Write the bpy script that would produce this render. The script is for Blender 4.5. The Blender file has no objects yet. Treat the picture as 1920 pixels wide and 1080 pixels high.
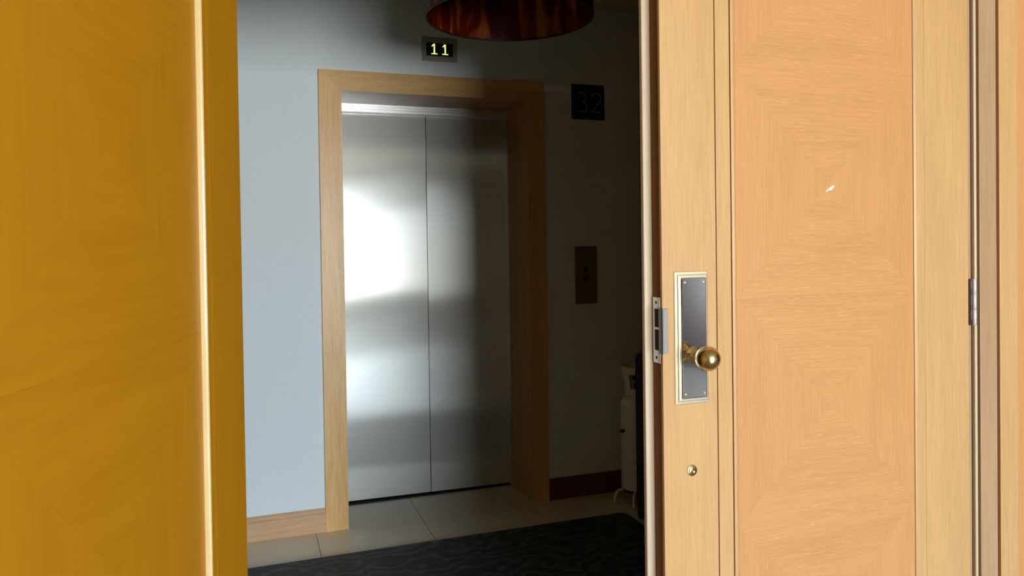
import bpy, bmesh, math, random
from mathutils import Vector, Matrix
random.seed(7)
S = bpy.context.scene
COL = S.collection
R = math.radians

# ------------------------------------------------------------------ camera
cd = bpy.data.cameras.new('camera')
cam = bpy.data.objects.new('camera', cd)
COL.objects.link(cam)
F = 1400.0
cd.sensor_fit = 'HORIZONTAL'
cd.sensor_width = 36.0
cd.lens = 36.0 * F / 1920.0
cd.shift_x = 0.0
cd.shift_y = -(540.0 - 471.55) / 1920.0          # the horizon of the cropped photo lies above its middle
cd.clip_start = 0.02
yaw, pitch, roll = R(19.3945), R(-.8284), R(.8114)
fwd = Vector((math.sin(yaw) * math.cos(pitch), math.cos(yaw) * math.cos(pitch), math.sin(pitch)))
r0 = Vector((math.cos(yaw), -math.sin(yaw), 0))
u0 = r0.cross(fwd)
rt = r0 * math.cos(roll) - u0 * math.sin(roll)
up = r0 * math.sin(roll) + u0 * math.cos(roll)
m = Matrix((rt, up, -fwd)).transposed().to_4x4()
m.translation = Vector((0, 0, 1.43))
cam.matrix_world = m
S.camera = cam
# ------------------------------------------------------------------ world, daylight, exposure
S.view_settings.view_transform = 'Standard'
S.view_settings.look = 'None'
S.view_settings.exposure = 2.1
S.view_settings.gamma = 1.0
S.view_settings.use_curve_mapping = False
S.cycles.max_bounces = 9
S.cycles.diffuse_bounces = 5
S.cycles.glossy_bounces = 4
S.cycles.sample_clamp_indirect = 6
S.cycles.caustics_reflective = False
W = bpy.data.worlds.new('sky')
S.world = W
W.use_nodes = True
wn, wl = W.node_tree.nodes, W.node_tree.links
bg = wn['Background']
tc = wn.new('ShaderNodeTexCoord')
sx = wn.new('ShaderNodeSeparateXYZ')
wl.new(tc.outputs['Generated'], sx.inputs[0])
cr = wn.new('ShaderNodeValToRGB')
cr.color_ramp.elements[0].position = 0.46
cr.color_ramp.elements[0].color = (.70, .71, .71, 1)
cr.color_ramp.elements[1].position = 0.62
cr.color_ramp.elements[1].color = (.72, .84, 1, 1)
mr = wn.new('ShaderNodeMapRange')
mr.inputs[1].default_value = -1
mr.inputs[2].default_value = 1
wl.new(sx.outputs[2], mr.inputs[0])
wl.new(mr.outputs[0], cr.inputs[0])
wl.new(cr.outputs[0], bg.inputs[0])
bg.inputs[1].default_value = 9.4
# portal in the window opening (guides the sky light, adds none of its own)
WX0, WX1, WZ0, WZ1, WY = 0.0, 3.1, .38, 2.32, -5.5
pd = bpy.data.lights.new('window_daylight', 'AREA')
pd.shape = 'RECTANGLE'
pd.size = WX1 - WX0
pd.size_y = WZ1 - WZ0
pd.cycles.is_portal = True
po = bpy.data.objects.new('window_daylight', pd)
COL.objects.link(po)
po.location = ((WX0 + WX1) / 2, WY - .06, (WZ0 + WZ1) / 2)
po.rotation_euler = (R(90), 0, 0)                # shines towards +Y

# ------------------------------------------------------------------ materials
def mat(name):
    M = bpy.data.materials.new(name)
    M.use_nodes = True
    return M, M.node_tree.nodes, M.node_tree.links, M.node_tree.nodes['Principled BSDF']

def plain(name, col, rough=.5, metal=0, noise=0, nscale=20, bump=0, spec=.5):
    M, n, l, b = mat(name)
    b.inputs['Base Color'].default_value = (*col, 1)
    b.inputs['Roughness'].default_value = rough
    b.inputs['Metallic'].default_value = metal
    b.inputs['Specular IOR Level'].default_value = spec
    if noise or bump:
        t = n.new('ShaderNodeTexCoord')
        nz = n.new('ShaderNodeTexNoise')
        nz.inputs['Scale'].default_value = nscale
        nz.inputs['Detail'].default_value = 6
        l.new(t.outputs['Object'], nz.inputs['Vector'])
        if noise:
            mx = n.new('ShaderNodeMix')
            mx.data_type = 'RGBA'
            mx.inputs['A'].default_value = (*[c * (1 - noise) for c in col], 1)
            mx.inputs['B'].default_value = (*[min(1, c * (1 + noise)) for c in col], 1)
            l.new(nz.outputs['Fac'], mx.inputs['Factor'])
            l.new(mx.outputs['Result'], b.inputs['Base Color'])
        if bump:
            bp = n.new('ShaderNodeBump')
            bp.inputs['Strength'].default_value = bump
            bp.inputs['Distance'].default_value = .002
            l.new(nz.outputs['Fac'], bp.inputs['Height'])
            l.new(bp.outputs['Normal'], b.inputs['Normal'])
    return M

def wood(name, ca, cb, grain='z', rough=.38, fine=1.0, coat=.0, flecks=.5):
    """grain runs along the given local axis"""
    M, n, l, b = mat(name)
    t = n.new('ShaderNodeTexCoord')
    def noise(across, along, detail, dist):
        mp = n.new('ShaderNodeMapping')
        sc = [across] * 3
        sc['xyz'.index(grain)] = along
        mp.inputs['Scale'].default_value = sc
        oi = n.new('ShaderNodeObjectInfo')
        ml = n.new('ShaderNodeMath'); ml.operation = 'MULTIPLY'; ml.inputs[1].default_value = 7.0
        l.new(oi.outputs['Random'], ml.inputs[0])
        cb_ = n.new('ShaderNodeCombineXYZ')
        l.new(ml.outputs[0], cb_.inputs[0]); l.new(ml.outputs[0], cb_.inputs[2])
        l.new(cb_.outputs[0], mp.inputs['Location'])
        l.new(t.outputs['Object'], mp.inputs['Vector'])
        z = n.new('ShaderNodeTexNoise')
        z.inputs['Scale'].default_value = 1
        z.inputs['Detail'].default_value = detail
        z.inputs['Distortion'].default_value = dist
        l.new(mp.outputs[0], z.inputs['Vector'])
        return z
    n1 = noise(14, 1.2, 3, .4)
    n2 = noise(160 * fine, 7, 4, .2)
    n3 = noise(420 * fine, 28, 2, 0)
    add = n.new('ShaderNodeMath'); add.operation = 'MULTIPLY_ADD'
    l.new(n2.outputs['Fac'], add.inputs[0]); add.inputs[1].default_value = .55
    ml2 = n.new('ShaderNodeMath'); ml2.operation = 'MULTIPLY'; ml2.inputs[1].default_value = .45
    l.new(n1.outputs['Fac'], ml2.inputs[0]); l.new(ml2.outputs[0], add.inputs[2])
    rp = n.new('ShaderNodeValToRGB')
    rp.color_ramp.elements[0].position = .36; rp.color_ramp.elements[0].color = (*ca, 1)
    rp.color_ramp.elements[1].position = .64; rp.color_ramp.elements[1].color = (*cb, 1)
    l.new(add.outputs[0], rp.inputs[0])
    fl = n.new('ShaderNodeMapRange')
    fl.inputs[1].default_value = .60; fl.inputs[2].default_value = .78
    fl.inputs[3].default_value = 0; fl.inputs[4].default_value = flecks
    l.new(n3.outputs['Fac'], fl.inputs[0])
    mx = n.new('ShaderNodeMix'); mx.data_type = 'RGBA'
    l.new(fl.outputs[0], mx.inputs['Factor'])
    l.new(rp.outputs[0], mx.inputs['A'])
    mx.inputs['B'].default_value = (*[min(1, c * 1.25 + .02) for c in cb], 1)
    l.new(mx.outputs['Result'], b.inputs['Base Color'])
    b.inputs['Roughness'].default_value = rough
    b.inputs['Coat Weight'].default_value = coat
    b.inputs['Coat Roughness'].default_value = .25
    bp = n.new('ShaderNodeBump')
    bp.inputs['Strength'].default_value = .25
    bp.inputs['Distance'].default_value = .0006
    l.new(n2.outputs['Fac'], bp.inputs['Height'])
    l.new(bp.outputs['Normal'], b.inputs['Normal'])
    return M

OAK_A, OAK_B = (.66, .395, .165), (.78, .48, .21)
VEN_A, VEN_B = (.68, .34, .125), (.78, .40, .155)
oak_v = wood('oak_upright', OAK_A, OAK_B, 'z')
oak_h = wood('oak_crosswise', OAK_A, OAK_B, 'x')
ven_v = wood('veneer_upright', VEN_A, VEN_B, 'z', fine=1.3, flecks=.6)
ven_h = wood('veneer_crosswise', VEN_A, VEN_B, 'x', fine=1.3, flecks=.8)
AMB_A, AMB_B = (.57, .25, .006), (.63, .285, .008)  # warm bounced light and shade on the left leaf put into this colour
amb_v = wood('amber_bounce_upright', AMB_A, AMB_B, 'z', rough=.42, fine=.5, flecks=.1)
amb_h = wood('amber_bounce_crosswise', AMB_A, AMB_B, 'x', rough=.42, fine=.5, flecks=.1)
amb_highlight = wood('amber_bead_highlight', (.82, .62, .28), (.88, .70, .36), 'z', rough=.16, fine=.5, coat=.6, flecks=.1)  # the moulding's bright highlight, painted as a pale colour
cas_v = wood('casing_upright', (.64, .37, .12), (.82, .51, .20), 'z', fine=.6)
cas_h = wood('casing_crosswise', (.64, .37, .12), (.80, .49, .18), 'x', fine=.6)
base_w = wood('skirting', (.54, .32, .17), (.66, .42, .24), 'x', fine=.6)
lip_w = wood('daylit_lip', (.70, .56, .38), (.82, .68, .50), 'z')  # daylight on the lip is put into this pale colour
edge_w = wood('shaded_door_edge', (.17, .062, .006), (.23, .085, .010), 'z', rough=.75)  # shade of the sideways-facing edge put into the dark brown
jamb_w = wood('jamb_wood', (.50, .31, .17), (.60, .38, .21), 'z')
brass = plain('aged_brass', (.62, .47, .22), .24, 1, .12, 60)
brass_b = plain('pale_brass', (.92, .82, .58), .32, .85)
mirror = plain('polished_nickel', (.78, .80, .82), .05, 1, .04, 90)
nickel = plain('brushed_nickel', (.62, .60, .58), .3, 1)
dark = plain('black_void', (.004, .004, .004), .8)
steel2 = plain('bright_steel', (.80, .80, .78), .34, 1)
grout = plain('grout', (.42, .36, .26), .8)
ceilm = plain('ceiling_paint', (.62, .60, .46), .8)
marble = plain('room_floor_marble', (.26, .245, .22), .15, 0, .08, 6)
plaster = plain('plaster', (.34, .29, .23), .8, 0, .04, 8)
whitep = plain('white_paint', (.80, .80, .78), .4)
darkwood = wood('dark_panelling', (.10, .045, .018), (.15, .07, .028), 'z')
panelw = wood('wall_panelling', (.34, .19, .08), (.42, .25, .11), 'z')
stonetile = plain('cream_stone', (.80, .72, .54), .25, 0, .13, 5)
black_f = plain('black_fabric', (.006, .006, .006), .8, 0, .3, 300, .4)
black_p = plain('black_plastic', (.008, .008, .008), .35)
tankm = plain('tank_paint', (.88, .90, .80), .4, 0, .05, 12)
greyplate = plain('grey_metal_plate', (.36, .36, .29), .45, .2)
callm = plain('call_plate', (.26, .22, .18), .45, .5, .08, 40)
digit = plain('grey_digit', (.34, .37, .37), .45, .2)
signm = plain('black_sign', (.006, .008, .010), .3)
markm = plain('white_mark', (.92, .90, .84), .6)

def wallpaper():
    M, n, l, b = mat('woven_wallpaper')
    t = n.new('ShaderNodeTexCoord')
    facs = []
    for sc in ((25, 25, 420), (420, 420, 25)):
        mp = n.new('ShaderNodeMapping'); mp.inputs['Scale'].default_value = sc
        l.new(t.outputs['Object'], mp.inputs['Vector'])
        z = n.new('ShaderNodeTexNoise'); z.inputs['Scale'].default_value = 1; z.inputs['Detail'].default_value = 2
        l.new(mp.outputs[0], z.inputs['Vector']); facs.append(z)
    a = n.new('ShaderNodeMath'); a.operation = 'ADD'
    l.new(facs[0].outputs['Fac'], a.inputs[0]); l.new(facs[1].outputs['Fac'], a.inputs[1])
    rp = n.new('ShaderNodeValToRGB')
    rp.color_ramp.elements[0].position = .30; rp.color_ramp.elements[0].color = (.72, .80, .82, 1)
    rp.color_ramp.elements[1].position = .75; rp.color_ramp.elements[1].color = (.80, .88, .90, 1)
    h = n.new('ShaderNodeMath'); h.operation = 'MULTIPLY'; h.inputs[1].default_value = .5
    l.new(a.outputs[0], h.inputs[0]); l.new(h.outputs[0], rp.inputs[0])
    l.new(rp.outputs[0], b.inputs['Base Color'])
    b.inputs['Roughness'].default_value = .75
    bp = n.new('ShaderNodeBump'); bp.inputs['Strength'].default_value = .3; bp.inputs['Distance'].default_value = .001
    l.new(a.outputs[0], bp.inputs['Height']); l.new(bp.outputs['Normal'], b.inputs['Normal'])
    return M
paper = wallpaper()

def brushed():
    M, n, l, b = mat('brushed_stainless')
    t = n.new('ShaderNodeTexCoord')
    mp = n.new('ShaderNodeMapping'); mp.inputs['Scale'].default_value = (3, 3, 350)
    l.new(t.outputs['Object'], mp.inputs['Vector'])
    z = n.new('ShaderNodeTexNoise'); z.inputs['Scale'].default_value = 1; z.inputs['Detail'].default_value = 3
    l.new(mp.outputs[0], z.inputs['Vector'])
    z2 = n.new('ShaderNodeTexNoise'); z2.inputs['Scale'].default_value = 5; z2.inputs['Detail'].default_value = 5
    l.new(t.outputs['Object'], z2.inputs['Vector'])
    rp = n.new('ShaderNodeValToRGB')
    rp.color_ramp.elements[0].color = (.72, .74, .68, 1); rp.color_ramp.elements[1].color = (.84, .86, .79, 1)
    l.new(z.outputs['Fac'], rp.inputs[0]); l.new(rp.outputs[0], b.inputs['Base Color'])
    cx_ = n.new("ShaderNodeCombineXYZ"); cx_.inputs[2].default_value = 1
    gl = []
    for rough, an in ((.19, .60), (.39, .915)):      # fine polish, and the brushing that smears sideways
        g = n.new('ShaderNodeBsdfAnisotropic')
        g.inputs['Roughness'].default_value = rough
        g.inputs['Anisotropy'].default_value = an
        l.new(cx_.outputs[0], g.inputs['Tangent']); l.new(rp.outputs[0], g.inputs['Color'])
        gl.append(g)
    ms = n.new('ShaderNodeMixShader')
    r = n.new('ShaderNodeMapRange'); r.inputs[3].default_value = .82; r.inputs[4].default_value = .90
    l.new(z2.outputs['Fac'], r.inputs[0]); l.new(r.outputs[0], ms.inputs[0])
    l.new(gl[0].outputs[0], ms.inputs[1]); l.new(gl[1].outputs[0], ms.inputs[2])
    g3 = n.new('ShaderNodeBsdfAnisotropic'); g3.inputs['Roughness'].default_value = .52   # broad haze added for extra light on the panels
    l.new(rp.outputs[0], g3.inputs['Color'])
    ms3 = n.new('ShaderNodeMixShader'); ms3.inputs[0].default_value = .34
    l.new(ms.outputs[0], ms3.inputs[1]); l.new(g3.outputs[0], ms3.inputs[2])
    l.new(ms3.outputs[0], n['Material Output'].inputs[0])
    return M
steel = brushed()

def rugmat():
    M, n, l, b = mat('black_rug_pile')
    t = n.new('ShaderNodeTexCoord')
    wv = n.new('ShaderNodeTexWave'); wv.wave_type = 'RINGS'
    wv.inputs['Scale'].default_value = 3.5; wv.inputs['Distortion'].default_value = 16
    wv.inputs['Detail'].default_value = 4; wv.inputs['Detail Scale'].default_value = 1.6
    l.new(t.outputs['Object'], wv.inputs['Vector'])
    nz = n.new('ShaderNodeTexNoise'); nz.inputs['Scale'].default_value = 260
    l.new(t.outputs['Object'], nz.inputs['Vector'])
    ml = n.new('ShaderNodeMath'); ml.operation = 'MULTIPLY'
    l.new(wv.outputs['Fac'], ml.inputs[0]); l.new(nz.outputs['Fac'], ml.inputs[1])
    rp = n.new('ShaderNodeValToRGB')
    rp.color_ramp.elements[0].position = .25; rp.color_ramp.elements[0].color = (.010, .011, .012, 1)
    rp.color_ramp.elements[1].position = .62; rp.color_ramp.elements[1].color = (.085, .09, .09, 1)
    l.new(ml.outputs[0], rp.inputs[0]); l.new(rp.outputs[0], b.inputs['Base Color'])
    b.inputs['Roughness'].default_value = .62
    bp = n.new('ShaderNodeBump'); bp.inputs['Strength'].default_value = .5; bp.inputs['Distance'].default_value = .003
    l.new(ml.outputs[0], bp.inputs['Height']); l.new(bp.outputs['Normal'], b.inputs['Normal'])
    return M
rugm = rugmat()

def shademat():
    M, n, l, b = mat('marbled_amber_shade')
    t = n.new('ShaderNodeTexCoord')
    mp = n.new('ShaderNodeMapping'); mp.inputs['Scale'].default_value = (9, 9, 2.6)
    l.new(t.outputs['Object'], mp.inputs['Vector'])
    z = n.new('ShaderNodeTexNoise'); z.inputs['Scale'].default_value = 1; z.inputs['Detail'].default_value = 6
    z.inputs['Distortion'].default_value = 1.2
    l.new(mp.outputs[0], z.inputs['Vector'])
    rp = n.new('ShaderNodeValToRGB')
    e = rp.color_ramp.elements
    e[0].position = .42; e[0].color = (.06, .004, .002, 1)
    e[1].position = .72; e[1].color = (.62, .24, .06, 1)
    x = e.new(.56); x.color = (.16, .012, .003, 1)
    x = e.new(.62); x.color = (.42, .10, .02, 1)
    l.new(z.outputs['Fac'], rp.inputs[0]); l.new(rp.outputs[0], b.inputs['Base Color'])
    b.inputs['Roughness'].default_value = .3
    tr = n.new('ShaderNodeBsdfTranslucent'); l.new(rp.outputs[0], tr.inputs[0])
    ms = n.new('ShaderNodeMixShader'); ms.inputs[0].default_value = .22
    l.new(b.outputs[0], ms.inputs[1]); l.new(tr.outputs[0], ms.inputs[2])
    l.new(ms.outputs[0], n['Material Output'].inputs[0])
    return M
shadem = shademat()

def emis(name, col, s):
    M, n, l, b = mat(name)
    b.inputs['Base Color'].default_value = (0, 0, 0, 1)
    b.inputs['Emission Color'].default_value = (*col, 1)
    b.inputs['Emission Strength'].default_value = s
    return M
led = emis('led_yellow_green', (.85, .95, .12), .5)

# ------------------------------------------------------------------ mesh helpers
def box(bm, x0, x1, y0, y1, z0, z1, bev=0):
    r = bmesh.ops.create_cube(bm, size=1)
    bmesh.ops.scale(bm, vec=(x1 - x0, y1 - y0, z1 - z0), verts=r['verts'])
    bmesh.ops.translate(bm, vec=((x0 + x1) / 2, (y0 + y1) / 2, (z0 + z1) / 2), verts=r['verts'])
    if bev:
        ed = list({e for v in r['verts'] for e in v.link_edges})
        bmesh.ops.bevel(bm, geom=ed, offset=bev, segments=2, affect='EDGES', profile=.5)

def lathe(bm, prof, seg=40, mtx=None, close=False):
    rings = []
    for r, z in prof:
        if r < 1e-6:
            rings.append([bm.verts.new((0, 0, z))])
        else:
            rings.append([bm.verts.new((r * math.cos(2 * math.pi * k / seg), r * math.sin(2 * math.pi * k / seg), z)) for k in range(seg)])
    pairs = list(zip(rings, rings[1:])) + ([(rings[-1], rings[0])] if close else [])
    for a, b in pairs:
        for k in range(seg):
            k2 = (k + 1) % seg
            if len(a) == 1 and len(b) == 1: continue
            if len(a) == 1: bm.faces.new((a[0], b[k2], b[k]))
            elif len(b) == 1: bm.faces.new((a[k], a[k2], b[0]))
            else: bm.faces.new((a[k], a[k2], b[k2], b[k]))
    if mtx is not None:
        bmesh.ops.transform(bm, matrix=mtx, verts=[v for rg in rings for v in rg])

def tube(bm, pts, r, seg=10, flat=None):
    pts = [Vector(p) for p in pts]
    rings = []
    for i, p in enumerate(pts):
        d = (pts[min(i + 1, len(pts) - 1)] - pts[max(i - 1, 0)]).normalized()
        a = d.cross(Vector((0, 1, 0)) if abs(d.y) < .9 else Vector((1, 0, 0))).normalized()
        b = d.cross(a)
        rings.append([bm.verts.new(p + a * r * math.cos(2 * math.pi * k / seg) + b * (flat or r) * math.sin(2 * math.pi * k / seg)) for k in range(seg)])
    for A, B in zip(rings, rings[1:]):
        for k in range(seg):
            bm.faces.new((A[k], A[(k + 1) % seg], B[(k + 1) % seg], B[k]))
    bm.faces.new(rings[0][::-1]); bm.faces.new(rings[-1])

def prism(bm, poly, y0, y1):
    a = [bm.verts.new((x, y0, z)) for x, z in poly]
    b = [bm.verts.new((x, y1, z)) for x, z in poly]
    bm.faces.new(a); bm.faces.new(b[::-1])
    n = len(a)
    for i in range(n):
        bm.faces.new((a[i], b[i], b[(i + 1) % n], a[(i + 1) % n]))

def obj(name, bm, m, parent=None, smooth=False, loc=None):
    bmesh.ops.recalc_face_normals(bm, faces=bm.faces[:])
    me = bpy.data.meshes.new(name)
    bm.to_mesh(me); bm.free()
    me.materials.append(m)
    if smooth:
        for p in me.polygons: p.use_smooth = True
        me.set_sharp_from_angle(angle=R(35))
    o = bpy.data.objects.new(name, me)
    COL.objects.link(o)
    if parent is not None: o.parent = parent
    if loc: o.location = loc
    return o

def bx(name, m, parent, *a, bev=0, **k):
    bm = bmesh.new(); box(bm, *a, bev=bev)
    return obj(name, bm, m, parent, **k)

def tag(o, label, cat, group=None, kind=None):
    if label: o['label'] = label
    if cat: o['category'] = cat
    if group: o['group'] = group
    if kind: o['kind'] = kind
    return o

def thing(name, label, cat, loc=(0, 0, 0), rz=0, kind=None, group=None):
    o = bpy.data.objects.new(name, None)
    o.empty_display_size = .1
    COL.objects.link(o); o.location = loc; o.rotation_euler = (0, 0, rz)
    return tag(o, label, cat, group, kind)

# ------------------------------------------------------------------ dimensions (metres)
DY = 1.62            # room face of the doorway wall
HY = 3.80            # lobby face of the lift wall
CZ = 2.72            # ceiling
HL, HR = -1.60, 2.12  # lobby left and right walls
RL, RR = -2.60, 4.60  # room left and right walls

# ------------------------------------------------------------------ setting: floors, ceilings, walls
fl = thing('floor', 'cream stone slab floor of the lift lobby and the pale floor before it', 'floor', kind='structure')
bx('screed', grout, fl, RL, RR, WY - .2, 4.6, -.12, -.014)
bx('room_paving', marble, fl, RL, RR, WY, DY + .02, -.014, 0)
bx('threshold', stonetile, fl, -.5, 2.9, DY + .022, DY + .20, -.014, .001)
TW = .533
tile0 = None
y_rows = [(1.822, 2.213), (2.215, 2.746), (2.748, 3.279), (3.281, 4.118)]
for (ya, yb) in y_rows:
    mesh_t = None
    for i in range(-4, 4):
        x0 = .286 + i * TW + .001
        if mesh_t is None:
            t = bx('stone_tile', stonetile, fl, 0, TW - .002, 0, yb - ya, -.014, 0, bev=.0008)
            mesh_t = t.data
        else:
            t = bpy.data.objects.new('stone_tile', mesh_t); COL.objects.link(t); t.parent = fl
        if x0 + TW > HR: 
            t.location = (x0, ya, 0); t.scale.x = (HR + .03 - x0) / (TW - .002)
        else:
            t.location = (x0, ya, 0)

ce = bx('ceiling', ceilm, None, RL, RR, WY - .2, HY + .5, CZ, CZ + .1)
tag(ce, 'pale olive cream ceiling above the lamp and the lobby walls', 'ceiling', kind='structure')

# lift wall with its opening
bm = bmesh.new()
OX0, OX1, OZ = .36, 1.515, 2.27
box(bm, HL, OX0, HY, HY + .45, 0, CZ)
box(bm, OX1, HR + .1, HY, HY + .45, 0, CZ)
box(bm, OX0, OX1, HY, HY + .45, OZ, CZ)
tag(obj('wall_back', bm, paper), 'pale lavender grey woven wallpaper wall around the lift', 'wall', kind='structure')
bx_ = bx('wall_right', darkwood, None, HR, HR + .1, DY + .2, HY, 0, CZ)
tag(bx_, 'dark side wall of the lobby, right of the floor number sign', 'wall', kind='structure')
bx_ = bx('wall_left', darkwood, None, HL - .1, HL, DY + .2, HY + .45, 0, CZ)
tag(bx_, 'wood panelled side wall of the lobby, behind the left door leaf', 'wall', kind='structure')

# doorway wall
bm = bmesh.new()
box(bm, RL, -.09, DY + .02, DY + .20, 0, CZ)
box(bm, 2.115, RR, DY + .04, DY + .20, 0, CZ)
box(bm, -.09, 2.115, DY + .02, DY + .20, 2.26, CZ)
tag(obj('wall_front', bm, panelw), 'wood clad wall in which the double doors hang', 'wall', kind='structure')

# room behind the viewer
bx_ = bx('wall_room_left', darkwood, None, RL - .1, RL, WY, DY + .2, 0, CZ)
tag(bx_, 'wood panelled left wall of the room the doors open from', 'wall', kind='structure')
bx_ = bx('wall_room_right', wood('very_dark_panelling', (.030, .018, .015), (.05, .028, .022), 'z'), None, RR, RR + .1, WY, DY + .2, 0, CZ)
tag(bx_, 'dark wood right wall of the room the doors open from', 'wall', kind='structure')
bm = bmesh.new()
box(bm, RL, WX0, WY - .2, WY, 0, CZ)
box(bm, WX1, RR, WY - .2, WY, 0, CZ)
box(bm, WX0, WX1, WY - .2, WY, 0, WZ0)
box(bm, WX0, WX1, WY - .2, WY, WZ1, CZ)
tag(obj('wall_window', bm, plaster), 'plaster wall holding the big window mirrored in the lift doors', 'wall', kind='structure')
wi = thing('window_1', 'large white framed window mirrored in the lift doors', 'window', (WX0, WY, WZ0), kind='structure')
ww, wh = WX1 - WX0, WZ1 - WZ0
bm = bmesh.new()
for a in ((0, .06, 0, wh), (ww - .06, ww, 0, wh), (0, ww, 0, .06), (0, ww, wh - .06, wh)):
    box(bm, a[0], a[1], -.04, .0, a[2], a[3])
obj('window_frame', bm, whitep, wi)
for fx in (.25, .5, .75):
    bx('mullion', whitep, wi, ww * fx - .025, ww * fx + .025, -.035, -.005, .06, wh - .06)
bx('transom', whitep, wi, .06, ww - .06, -.035, -.005, wh - .42, wh - .36)
bx('window_sill', whitep, wi, -.06, ww + .06, .0, .12, -.03, 0)

# ------------------------------------------------------------------ lift entrance
CX0, CX1, CH, CWD = .336, 1.530, 2.288, .110
tr = thing('trim_1', 'flat oak casing and deep reveal framing the lift opening', 'door frame', kind='structure')
FY = HY - .018
bm = bmesh.new(); prism(bm, [(CX0, 0), (CX0 + CWD, 0), (CX0 + CWD, CH - .102), (CX0, CH)], FY, HY + .005); obj('casing_upright', bm, cas_v, tr)
bm = bmesh.new(); prism(bm, [(CX1, 0), (CX1, CH), (CX1 - CWD + .008, CH - .102), (CX1 - CWD + .008, 0)], FY, HY + .005); obj('casing_upright', bm, cas_v, tr)
bm = bmesh.new(); prism(bm, [(CX0, CH), (CX0 + CWD, CH - .102), (CX1 - CWD + .008, CH - .102), (CX1, CH)], FY, HY + .005); obj('casing_head', bm, cas_h, tr)
LX0, LX1 = .447, 1.430
bx('reveal_upright', cas_v, tr, LX0 - .09, LX0, HY + .005, 4.115, 0, 2.186)
bx('reveal_upright', cas_v, tr, LX1, LX1 + .09, HY + .005, 4.115, 0, 2.186)
bx('reveal_head', cas_h, tr, LX0 - .09, LX1 + .09, HY + .005, 4.115, 2.186, 2.27)

do = thing('door_1', 'closed pair of brushed stainless steel lift doors', 'elevator', (0, 4.137, 0), kind='structure')
def lift_panel(x0, x1, z0, z1, yaw_, bow, seed):
    """pressed steel sheet, very slightly bowed and dented as real ones are"""
    rnd = random.Random(seed)
    bm = bmesh.new(); nx, nz = 16, 90
    g = [[None] * (nz + 1) for _ in range(nx + 1)]
    ph = [rnd.uniform(0, 6) for _ in range(4)]
    for i in range(nx + 1):
        for k in range(nz + 1):
            u, v = i / nx, k / nz
            zz = z0 + (z1 - z0) * v
            y = bow * (1 - (2 * u - 1) ** 2) + yaw_ * (x0 + (x1 - x0) * u - .95)
            y += .0006 * math.sin(7.3 * zz + ph[0] + .9 * u) + .00035 * math.sin(17 * zz + ph[1] - 1.6 * u) + .0002 * math.sin(3.1 * zz + 4 * u + ph[2])
            g[i][k] = bm.verts.new((x0 + (x1 - x0) * u, y, zz))
    for i in range(nx):
        for k in range(nz):
            bm.faces.new((g[i][k], g[i + 1][k], g[i + 1][k + 1], g[i][k + 1]))
    nf = len(bm.faces)
    ya, yb = yaw_ * (x0 - .95), yaw_ * (x1 - .95)
    A = [bm.verts.new((x0, ya + .001, z)) for z in (z0, z1)]; B = [bm.verts.new((x1, yb + .001, z)) for z in (z0, z1)]
    A2 = [bm.verts.new((x0, ya + .03, z)) for z in (z0, z1)]; B2 = [bm.verts.new((x1, yb + .03, z)) for z in (z0, z1)]
    for q in ((A[0], A[1], A2[1], A2[0]), (B[0], B2[0], B2[1], B[1]), (A2[0], A2[1], B2[1], B2[0]), (A[1], B[1], B2[1], A2[1]), (A[0], A2[0], B2[0], B[0])):
        bm.faces.new(q)
    o = obj('door_panel', bm, steel, do)
    for p in o.data.polygons: p.use_smooth = p.index < nf
    return o
pl_ = lift_panel(.462, .9480, .012, 2.140, -.030, .0010, 1)
pr_ = lift_panel(.9520, 1.440, .012, 2.140, -.030, .0008, 5)
for nm, za, zb, ya in (('header_strip', 2.174, 2.200, -.020), ('header_strip', 2.158, 2.171, -.030), ('header_strip', 2.141, 2.155, -.040)):
    bx(nm, steel2, do, LX0, LX1, ya, .03, za, zb)
bx('steel_jamb', steel, do, LX0, .459, -.020, .04, 0, 2.139)
bx('steel_jamb', steel, do, 1.418, LX1, -.026, .04, 0.005, 2.139)
bx('shaft', dark, do, .30, 1.60, .114, .30, -.01, 2.4)
bx('sill_groove', dark, do, LX0, LX1, -.018, .05, -.013, .004)

# baseboards
def baseboard(name, x0, x1, label, m):
    o = thing(name, label, 'baseboard', kind='structure')
    bm = bmesh.new()
    prof = [(HY, 0), (HY - .016, 0), (HY - .016, .088), (HY - .011, .096), (HY - .011, .108), (HY - .006, .116), (HY, .116)]
    a = [bm.verts.new((x0, y, z)) for y, z in prof]; b = [bm.verts.new((x1, y, z)) for y, z in prof]
    bm.faces.new(a); bm.faces.new(b[::-1])
    for i in range(len(a)):
        j = (i + 1) % len(a); bm.faces.new((a[i], b[i], b[j], a[j]))
    obj('moulded_board', bm, m, o)
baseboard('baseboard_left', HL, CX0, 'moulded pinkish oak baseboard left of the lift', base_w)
baseboard('baseboard_right', CX1, HR, 'wooden baseboard right of the lift, shade put into its dark reddish colour', wood('skirting_shaded', (.12, .035, .012), (.17, .05, .018), 'x'))  # shaded copy of the skirting, darkened in the colour itself

# ------------------------------------------------------------------ door leaves
def clip_z(poly, zmax):
    out = []
    for i in range(len(poly)):
        a, b = poly[i], poly[(i + 1) % len(poly)]
        ia, ib = a[1] <= zmax, b[1] <= zmax
        if ia: out.append(a)
        if ia != ib:
            t = (zmax - a[1]) / (b[1] - a[1]); out.append((a[0] + (b[0] - a[0]) * t, zmax))
    return out

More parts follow.
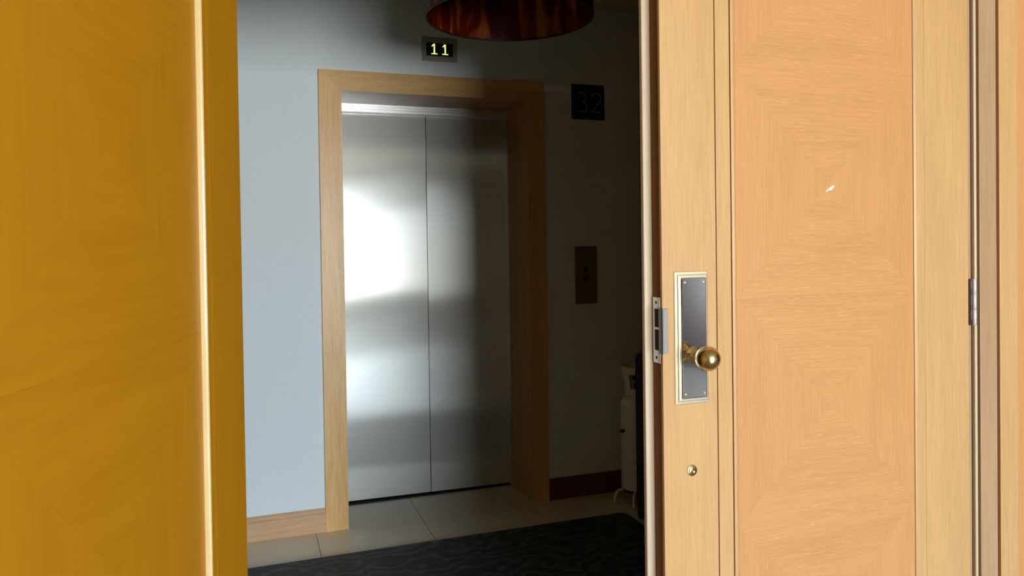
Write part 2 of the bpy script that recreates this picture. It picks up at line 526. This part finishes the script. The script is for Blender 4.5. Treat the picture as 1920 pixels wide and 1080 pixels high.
def veneer_field(parent, x0, x1, zs, zmax, yf, mv, mh, side=-1):
    """quarter-matched squares: four triangles of veneer each, grain turned at every diagonal"""
    for za, zb in zip(zs, zs[1:]):
        cx, cz = (x0 + x1) / 2, (za + zb) / 2
        P = [(x0, za), (x1, za), (x1, zb), (x0, zb)]
        for k in range(4):
            tri = [P[k], P[(k + 1) % 4], (cx, cz)]
            gx, gz = sum(p[0] for p in tri) / 3, sum(p[1] for p in tri) / 3
            tri = [(gx + (x - gx) * .9995, gz + (z - gz) * .9995) for x, z in tri]
            tri = clip_z(tri, zmax)
            if len(tri) < 3: continue
            bm = bmesh.new(); prism(bm, tri, yf, yf + .003)
            obj('veneer_piece', bm, mh if k in (0, 2) else mv, parent)

ZS = [.080, .677, 1.274, 1.871, 2.468]
LEAF_H = 2.245
# right leaf, closed; local x from its free edge, local y 0 = room face
X0 = .963
d2 = thing('door_2', 'right-hand oak door leaf, closed, with a square veneered panel and brass knob', 'door', (X0, DY, 0), kind='structure')
L = lambda x: x - X0
bx('core', edge_w, d2, 0.0015, 1.023, .008, .050, .006, LEAF_H)
bx('stile', oak_v, d2, 0, L(1.1205), 0, .010, .006, LEAF_H, bev=.0012)
bx('stile', oak_v, d2, L(1.1235), L(1.1660), 0, .010, .006, LEAF_H, bev=.0012)
bx('stile', oak_v, d2, L(1.8220), L(1.9880), 0, .010, .006, LEAF_H, bev=.0012)
bx('top_rail', oak_h, d2, L(1.1705), L(1.8215), 0, .010, 2.15, LEAF_H, bev=.001)
bx('bottom_rail', oak_h, d2, L(1.1705), L(1.8215), 0, .010, .006, .075, bev=.001)
for a, b in ((1.1700, 1.1835), (1.7835, 1.8205)):
    bm = bmesh.new()
    prof = [(a, .010), (a, .0005), (a + (b - a) * .45, -.0005), (b if a < 1.5 else b, .003 if a < 1.5 else .0), (b, .010)]
    if a > 1.5: prof = [(a, .010), (a, .003), (a + .006, -.0005), (b, .0), (b, .010)]
    vs0 = [bm.verts.new((L(x), y, .08)) for x, y in prof]; vs1 = [bm.verts.new((L(x), y, 2.148)) for x, y in prof]
    bm.faces.new(vs0); bm.faces.new(vs1[::-1])
    for i in range(len(prof)):
        j = (i + 1) % len(prof); bm.faces.new((vs0[i], vs1[i], vs1[j], vs0[j]))
    obj('panel_bead', bm, oak_v, d2)
veneer_field(d2, L(1.1850), L(1.7820), ZS, 2.148, .0045, ven_v, ven_h)
bx('back_face', cas_v, d2, .06, 1.018, .0505, .056, .01, LEAF_H - .005, bev=.001)
o = bx('meeting_strip', lip_w, d2, L(.9420), L(1.02), .0505, .066, .006, LEAF_H, bev=.003)
o['label'] = 'rebated strip with daylight put into its pale colour'
# small white patch on the veneer
bm = bmesh.new(); prism(bm, [(0, 0), (.010, .006), (.019, .007), (.030, .017), (.024, .020), (.014, .014), (.003, .006)], 0, .0012)
o = obj('mark', bm, markm, d2, loc=(L(1.473), .0032, 1.548)); o['label'] = 'small white mark on the veneer'

# long lock plate with stepped rim
PX0, PX1, PZ0, PZ1 = L(.9960), L(1.0910), 1.014, 1.347
lp = bx('lock_plate', brass_b, d2, PX0, PX1, -.005, .001, PZ0, PZ1, bev=.0015); lp['label'] = 'long stepped brass lock plate'
bx('plate_rim', brass_b, lp, PX0 + .007, PX1 - .004, -.010, -.004, PZ0 + .008, PZ1 - .008, bev=.002)
bx('plate_face', mirror, lp, PX0 + .014, PX1 - .009, -.014, -.009, PZ0 + .015, PZ1 - .015, bev=.0025)
for sx_ in (PX0 + .023, PX1 - .018):
    for sz in (PZ0 + .027, PZ1 - .027):
        bm = bmesh.new()
        lathe(bm, [(0, .0028), (.0022, .0026), (.0038, .0012), (.0044, 0), (0, 0)], 16, Matrix.Rotation(R(90), 4, 'X'))
        obj('screw', bm, brass_b, lp, True, (sx_, -.0135, sz))
# knob
kn = bmesh.new()
lathe(kn, [(0, -.001), (.021, 0), (.022, .003), (.017, .006), (.011, .009), (.0075, .014), (.007, .030), (.008, .036), (.011, .040)], 40)
bmesh.ops.transform(kn, matrix=Matrix.Rotation(R(90), 4, 'X'), verts=kn.verts[:])
kz = 1.138
ko = obj('door_knob', kn, brass, d2, True, (L(1.0420), -.013, kz)); ko['label'] = 'round aged brass knob'
kb = bmesh.new()
prof = [(0, .0)] + [(.0305 * math.sin(t), .0305 - .0305 * math.cos(t)) for t in [math.pi * i / 24 for i in range(1, 24)]] + [(0, .061)]
lathe(kb, prof, 48); bmesh.ops.transform(kb, matrix=Matrix.Rotation(R(90), 4, 'X'), verts=kb.verts[:])
obj('ball', kb, brass, ko, True, (0, -.033, 0))
# small round brass stud below
bm = bmesh.new()
lathe(bm, [(0, .006), (.002, .0045), (.006, .0065), (.0095, .0055), (.0105, .0035), (.0140, .003), (.0145, 0), (0, 0)], 32, Matrix.Rotation(R(90), 4, 'X'))
o = obj('keyhole_cover', bm, brass, d2, True, (L(1.0425), 0, .845)); o['label'] = 'small round brass cover'
# latch plate on the edge
st = bx('latch_plate', nickel, d2, -.0015, .0015, .010, .044, 1.118, 1.283, bev=.0005)
st['label'] = 'nickel latch plate on the door edge'
for za, zb in ((1.208, 1.254), (1.150, 1.202)):
    bx('latch_slot', dark, st, -.0022, -.0012, .016, .034, za, zb)
for zc in (1.270, 1.131):
    bm = bmesh.new(); lathe(bm, [(0, .0012), (.003, .001), (.0042, 0), (0, 0)], 14, Matrix.Rotation(R(-90), 4, 'Y')); obj('screw', bm, dark, st, True, (-.0014, .028, zc))
bm = bmesh.new(); box(bm, -.003, -.0010, -.006, .014, 1.143, 1.258); box(bm, -.003, .012, -.006, -.0003, 1.145, 1.256, bev=.001)
obj('latch_lip', bm, plain('satin_nickel', (.34, .33, .32), .4, .4), st)
# hinge
hg = bmesh.new()
for k in range(3):
    z = 1.166 + k * .0454
    lathe(hg, [(0, z), (.0062, z), (.0066, z + .0006), (.0066, z + .0448), (.0062, z + .0454), (0, z + .0454)], 20)
ho = obj('hinge', hg, plain('hinge_steel', (.85, .86, .86), .35, .7), d2, True, (L(2.0060), -.004, -.003)); ho['label'] = 'bright steel butt hinge'
bx('hinge_leaf', plain('hinge_dark', (.12, .09, .08), .3, 1), ho, -.017, -.004, .0005, .0035, 1.166, 1.302)

# left leaf, swung open towards the viewer; local x from its hinge, local -y faces the gap
ANG = R(18)
HXP, HYP = -.0144, 1.62
d3 = thing('door_3', 'left-hand wooden door leaf with warm shade put into its amber colour, swung open towards the viewer', 'door', (HXP, HYP, 0), kind='structure')
# local +x runs from hinge towards the viewer; face seen is local -y ... mirrored frame via rotation
d3.rotation_euler = (0, 0, math.atan2(-math.cos(ANG), -math.sin(ANG)))
# direction (-sin,-cos); its left-hand normal is local +y = (cos,-sin): the face the viewer sees
def slab(name, m, x0, x1, yd, yf, z0, z1, bev=.0012, **k):
    return bx(name, m, d3, x0, x1, -yd, -yf, z0, z1, bev=bev, **k)
bx('core', edge_w, d3, .0015, 1.02, -.050, -.008, .006, LEAF_H)
slab('stile', amb_v, 0, .166, .010, 0, .006, LEAF_H)
slab('stile', amb_v, .852, 1.022, .010, 0, .006, LEAF_H)
slab('top_rail', amb_h, .205, .850, .010, 0, 2.15, LEAF_H)
slab('bottom_rail', amb_h, .205, .850, .010, 0, .006, .075)
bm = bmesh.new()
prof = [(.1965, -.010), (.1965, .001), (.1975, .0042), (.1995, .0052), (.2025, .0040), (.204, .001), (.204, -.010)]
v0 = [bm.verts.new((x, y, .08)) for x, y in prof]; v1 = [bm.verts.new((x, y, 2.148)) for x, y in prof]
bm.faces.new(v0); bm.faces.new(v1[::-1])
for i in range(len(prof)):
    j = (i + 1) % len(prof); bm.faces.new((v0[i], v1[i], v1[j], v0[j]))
o = obj('panel_bead', bm, amb_highlight, d3, True); o['label'] = 'raised bead with its highlight painted pale'
slab('bead_fillet', amb_v, .1675, .1960, .010, -.001, .08, 2.148)
bm = bmesh.new(); box(bm, .806, .848, -.010, .001, .08, 2.148, bev=.001); obj('panel_bead', bm, amb_v, d3)
veneer_field(d3, .2065, .8035, ZS, 2.148, -.0075, amb_v, amb_h)

# jamb and trims right of the hinge
t2 = thing('trim_2', 'narrow upright oak jamb mouldings right of the door hinge', 'door frame', kind='structure')
bx('jamb_strip', jamb_w, t2, 1.9915, 2.0030, DY + .004, DY + .0155, 0, 2.26, bev=.001)
bx('jamb_bead', plain('pale_bead', (.74, .62, .40), .4), t2, 2.0165, 2.0265, DY + .002, DY + .0155, 0, 2.26, bev=.003)
bx('jamb_backing', edge_w, t2, 1.9890, 2.118, DY + .016, DY + .20, 0, 2.26)
bx('jamb_board', jamb_w, t2, 2.0360, 2.1040, DY + .001, DY + .0155, 0, 2.26, bev=.0015)
t3 = thing('trim_3', 'oak wall lining board at the far right with a shallow step', 'wall panel', kind='structure')
bx('lining_board', oak_v, t3, 2.1155, 2.1900, DY, DY + .04, 0, CZ, bev=.0015)
bx('lining_board', ven_v, t3, 2.1900, 3.2, DY + .006, DY + .04, 0, CZ)
t4 = thing('trim_4', 'oak jamb behind the open left door leaf', 'door frame', kind='structure')
bx('jamb_board', panelw, t4, -.09, -.055, DY + .02, DY + .20, 0, 2.26)
bx('jamb_head', panelw, t4, -.055, 1.989, DY + .022, DY + .20, 2.25, 2.262)

# ------------------------------------------------------------------ rug
bm = bmesh.new()
rx0, rx1, ry0, ry1, rr = -.95, 1.822, 2.02, 3.462, .05
pts = []
for cx, cy, a0 in ((rx1 - rr, ry1 - rr, 0), (rx0 + rr, ry1 - rr, 90), (rx0 + rr, ry0 + rr, 180), (rx1 - rr, ry0 + rr, 270)):
    for k in range(7):
        a = R(a0 + 15 * k); pts.append((cx + rr * math.cos(a), cy + rr * math.sin(a)))
lo = [bm.verts.new((x, y, .0005)) for x, y in pts]; hi = [bm.verts.new((x, y, .009)) for x, y in pts]
bm.faces.new(lo[::-1]); bm.faces.new(hi)
for i in range(len(pts)):
    j = (i + 1) % len(pts); bm.faces.new((lo[i], lo[j], hi[j], hi[i]))
tag(obj('rug', bm, rugm), 'black rug with faint grey swirls on the cream lobby floor', 'rug')

# ------------------------------------------------------------------ pendant lamp
LAMP = (.96, 2.72)
lm = thing('pendant_lamp', 'large drum pendant lamp with marbled dark red shade', 'lamp', (LAMP[0], LAMP[1], 0))
bm = bmesh.new(); rs = .322; zb = 2.285
lathe(bm, [(rs - .006, zb), (rs, zb), (rs, zb + .36), (rs - .004, zb + .36), (rs - .004, zb)], 96)
obj('lamp_shade', bm, shadem, lm, True)
bm = bmesh.new(); lathe(bm, [(rs - .005, zb - .002), (rs + .0015, zb - .002), (rs + .0015, zb + .005), (rs - .005, zb + .005)], 96, close=True)
obj('rim', bm, plain('dark_red_rim', (.03, .006, .004), .5), lm, True)
bm = bmesh.new()
for k in range(3):
    a = R(30 + 120 * k); tube(bm, [(.02 * math.cos(a), .02 * math.sin(a), zb + .38), ((rs - .003) * math.cos(a), (rs - .003) * math.sin(a), zb + .38)], .003)
obj('spider', bm, nickel, lm)
bm = bmesh.new(); tube(bm, [(0, 0, zb + .30), (0, 0, CZ - .02)], .012); lathe(bm, [(0, CZ - .03), (.055, CZ - .025), (.06, CZ), (0, CZ)], 32)
obj('stem', bm, nickel, lm)

# ------------------------------------------------------------------ floor indicator above the lift
fi = thing('floor_indicator', 'small grey lift display showing 11 above the lift doors', 'display', (.9525, HY, 2.430))
bx('plate', greyplate, fi, -.094, .094, -.010, 0, -.064, .060, bev=.002)
bx('screen', signm, fi, -.071, .069, -.013, -.008, -.037, .030, bev=.001)
for cx in (-.030, .028):
    bm = bmesh.new()
    box(bm, cx - .003, cx + .003, -.0145, -.0125, -.027, .024)
    box(bm, cx - .0155, cx + .0155, -.0145, -.0125, -.029, -.0255)
    prism(bm, [(cx - .014, .012), (cx - .003, .024), (cx - .003, .016), (cx - .012, .009)], -.0145, -.0125)
    obj('digit_one', bm, led, fi)

# ------------------------------------------------------------------ floor number sign
sg = thing('floor_number_sign', 'square black sign with thin grey number 32 right of the lift', 'sign', (1.798, HY, 2.197))
bm = bmesh.new(); box(bm, -.101, .100, -.008, 0, -.098, .097, bev=.004); obj('plate', bm, signm, sg)
def arc(cx, cz, rx, rz, a0, a1, n=14):
    return [(cx + rx * math.cos(R(a0 + (a1 - a0) * k / n)), -.009, cz + rz * math.sin(R(a0 + (a1 - a0) * k / n))) for k in range(n + 1)]
bm = bmesh.new()
tube(bm, arc(-.041, .024, .026, .027, 150, -75), .0032, 6, .0015)
tube(bm, arc(-.041, -.029, .032, .027, 80, -150), .0032, 6, .0015)
obj('digit_three', bm, digit, sg)
bm = bmesh.new()
tube(bm, arc(.047, .020, .030, .031, 160, -28) + [(.020, -.009, -.054)], .0032, 6, .0015)
tube(bm, [(.017, -.009, -.055), (.080, -.009, -.055)], .0032, 6, .0015)
obj('digit_two', bm, digit, sg)

# ------------------------------------------------------------------ call panel
cp = thing('lift_call_panel', 'tall metal lift call plate with two round dark buttons', 'switch', (1.774, HY, 1.233))
bx('plate', callm, cp, -.068, .068, -.006, 0, -.16, .16, bev=.0015)
for dz in (.032, -.018):
    bm = bmesh.new(); lathe(bm, [(0, .006), (.013, .006), (.015, .004), (.016, 0), (0, 0)], 24, Matrix.Rotation(R(90), 4, 'X'))
    obj('button', bm, black_p, cp, True, (-.004, -.005, dz))

# ------------------------------------------------------------------ gas cylinder on a curved foot stand
gc = thing('gas_cylinder', 'tall off-white gas cylinder with collar, standing in the dark lobby corner', 'cylinder', (1.975, 3.60, 0))
rb = .088
bm = bmesh.new()
pr = [(0, .055), (rb - .02, .055), (rb - .004, .065), (rb, .085)] + [(rb, z) for z in (.3, .31)] + [(rb, .50)]
pr += [(rb * math.cos(R(a)), .50 + .055 * math.sin(R(a))) for a in range(12, 72, 12)] + [(.035, .556), (0, .557)]
lathe(bm, pr, 48)
obj('body', bm, tankm, gc, True)
bm = bmesh.new(); lathe(bm, [(rb + .0002, .062), (rb + .003, .064), (rb + .003, .072), (rb + .0002, .074)], 48, close=True); obj('base_ring', bm, black_p, gc, True)
# collar: open guard that flares upwards, with hand openings
bm = bmesh.new(); seg = 48
rings = []
for r_, z in ((.058, .545), (.060, .58), (.066, .62), (.076, .655), (.082, .69)):
    rings.append([bm.verts.new((r_ * math.cos(2 * math.pi * k / seg), r_ * math.sin(2 * math.pi * k / seg), z)) for k in range(seg)])
for i in range(4):
    for k in range(seg):
        a = (360 * k / seg - 203) % 180
        if i in (1, 2) and a < 40: continue
        k2 = (k + 1) % seg; bm.faces.new((rings[i][k], rings[i][k2], rings[i + 1][k2], rings[i + 1][k]))
o = obj('collar', bm, tankm, gc); md = o.modifiers.new('thickness', 'SOLIDIFY'); md.thickness = .004
bm = bmesh.new(); lathe(bm, [(0, .55), (.014, .55), (.014, .59), (.009, .60), (.009, .62), (.025, .622), (.025, .635), (0, .637)], 20); obj('valve', bm, black_p, gc, True)
bm = bmesh.new(); tube(bm, [(-rb + .01, -.01, .37), (-rb - .018, -.018, .37)], .009); obj('side_knob', bm, black_p, gc)
for a in (178, 232, 300, 45):
    bm = bmesh.new(); c, s = math.cos(R(a)), math.sin(R(a))
    tube(bm, [((rb - .02) * c, (rb - .02) * s, .060), ((rb + .015) * c, (rb + .015) * s, .072), ((rb + .035) * c, (rb + .035) * s, .064), ((rb + .048) * c, (rb + .048) * s, .042), ((rb + .052) * c, (rb + .052) * s, .008)] if a != 45 else [(.04 * c, .04 * s, .055), (.06 * c, .06 * s, .03), (.065 * c, .065 * s, .008)], .0065)
    obj('curved_foot', bm, tankm, gc, True)

gc.scale = (1, 1, 1.075)

# ------------------------------------------------------------------ black upright bag before the cylinder
bg_ = thing('travel_bag', 'tall black upright bag in the dark corner before the gas cylinder', 'bag', (1.948, 3.26, 0))
bm = bmesh.new(); box(bm, -.115, .135, -.13, .13, .03, .86, bev=.045); obj('body', bm, black_f, bg_, True)
bm = bmesh.new(); tube(bm, [(-.08, .08, .84), (-.075, .08, .885), (-.045, .08, .905), (.06, .08, .905), (.09, .08, .885), (.095, .08, .84)], .012); obj('handle', bm, black_p, bg_, True)
bm = bmesh.new(); box(bm, -.09, .11, -.150, -.125, .12, .50, bev=.012); obj('front_pocket', bm, black_f, bg_, True)
for x in (-.09, .11):
    for y in (-.10, .10):
        bm = bmesh.new(); lathe(bm, [(0, -.012), (.026, -.012), (.028, 0), (.026, .012), (0, .012)], 20, Matrix.Rotation(R(90), 4, 'Y')); obj('wheel', bm, black_p, bg_, True, (x * .9, y, .029))
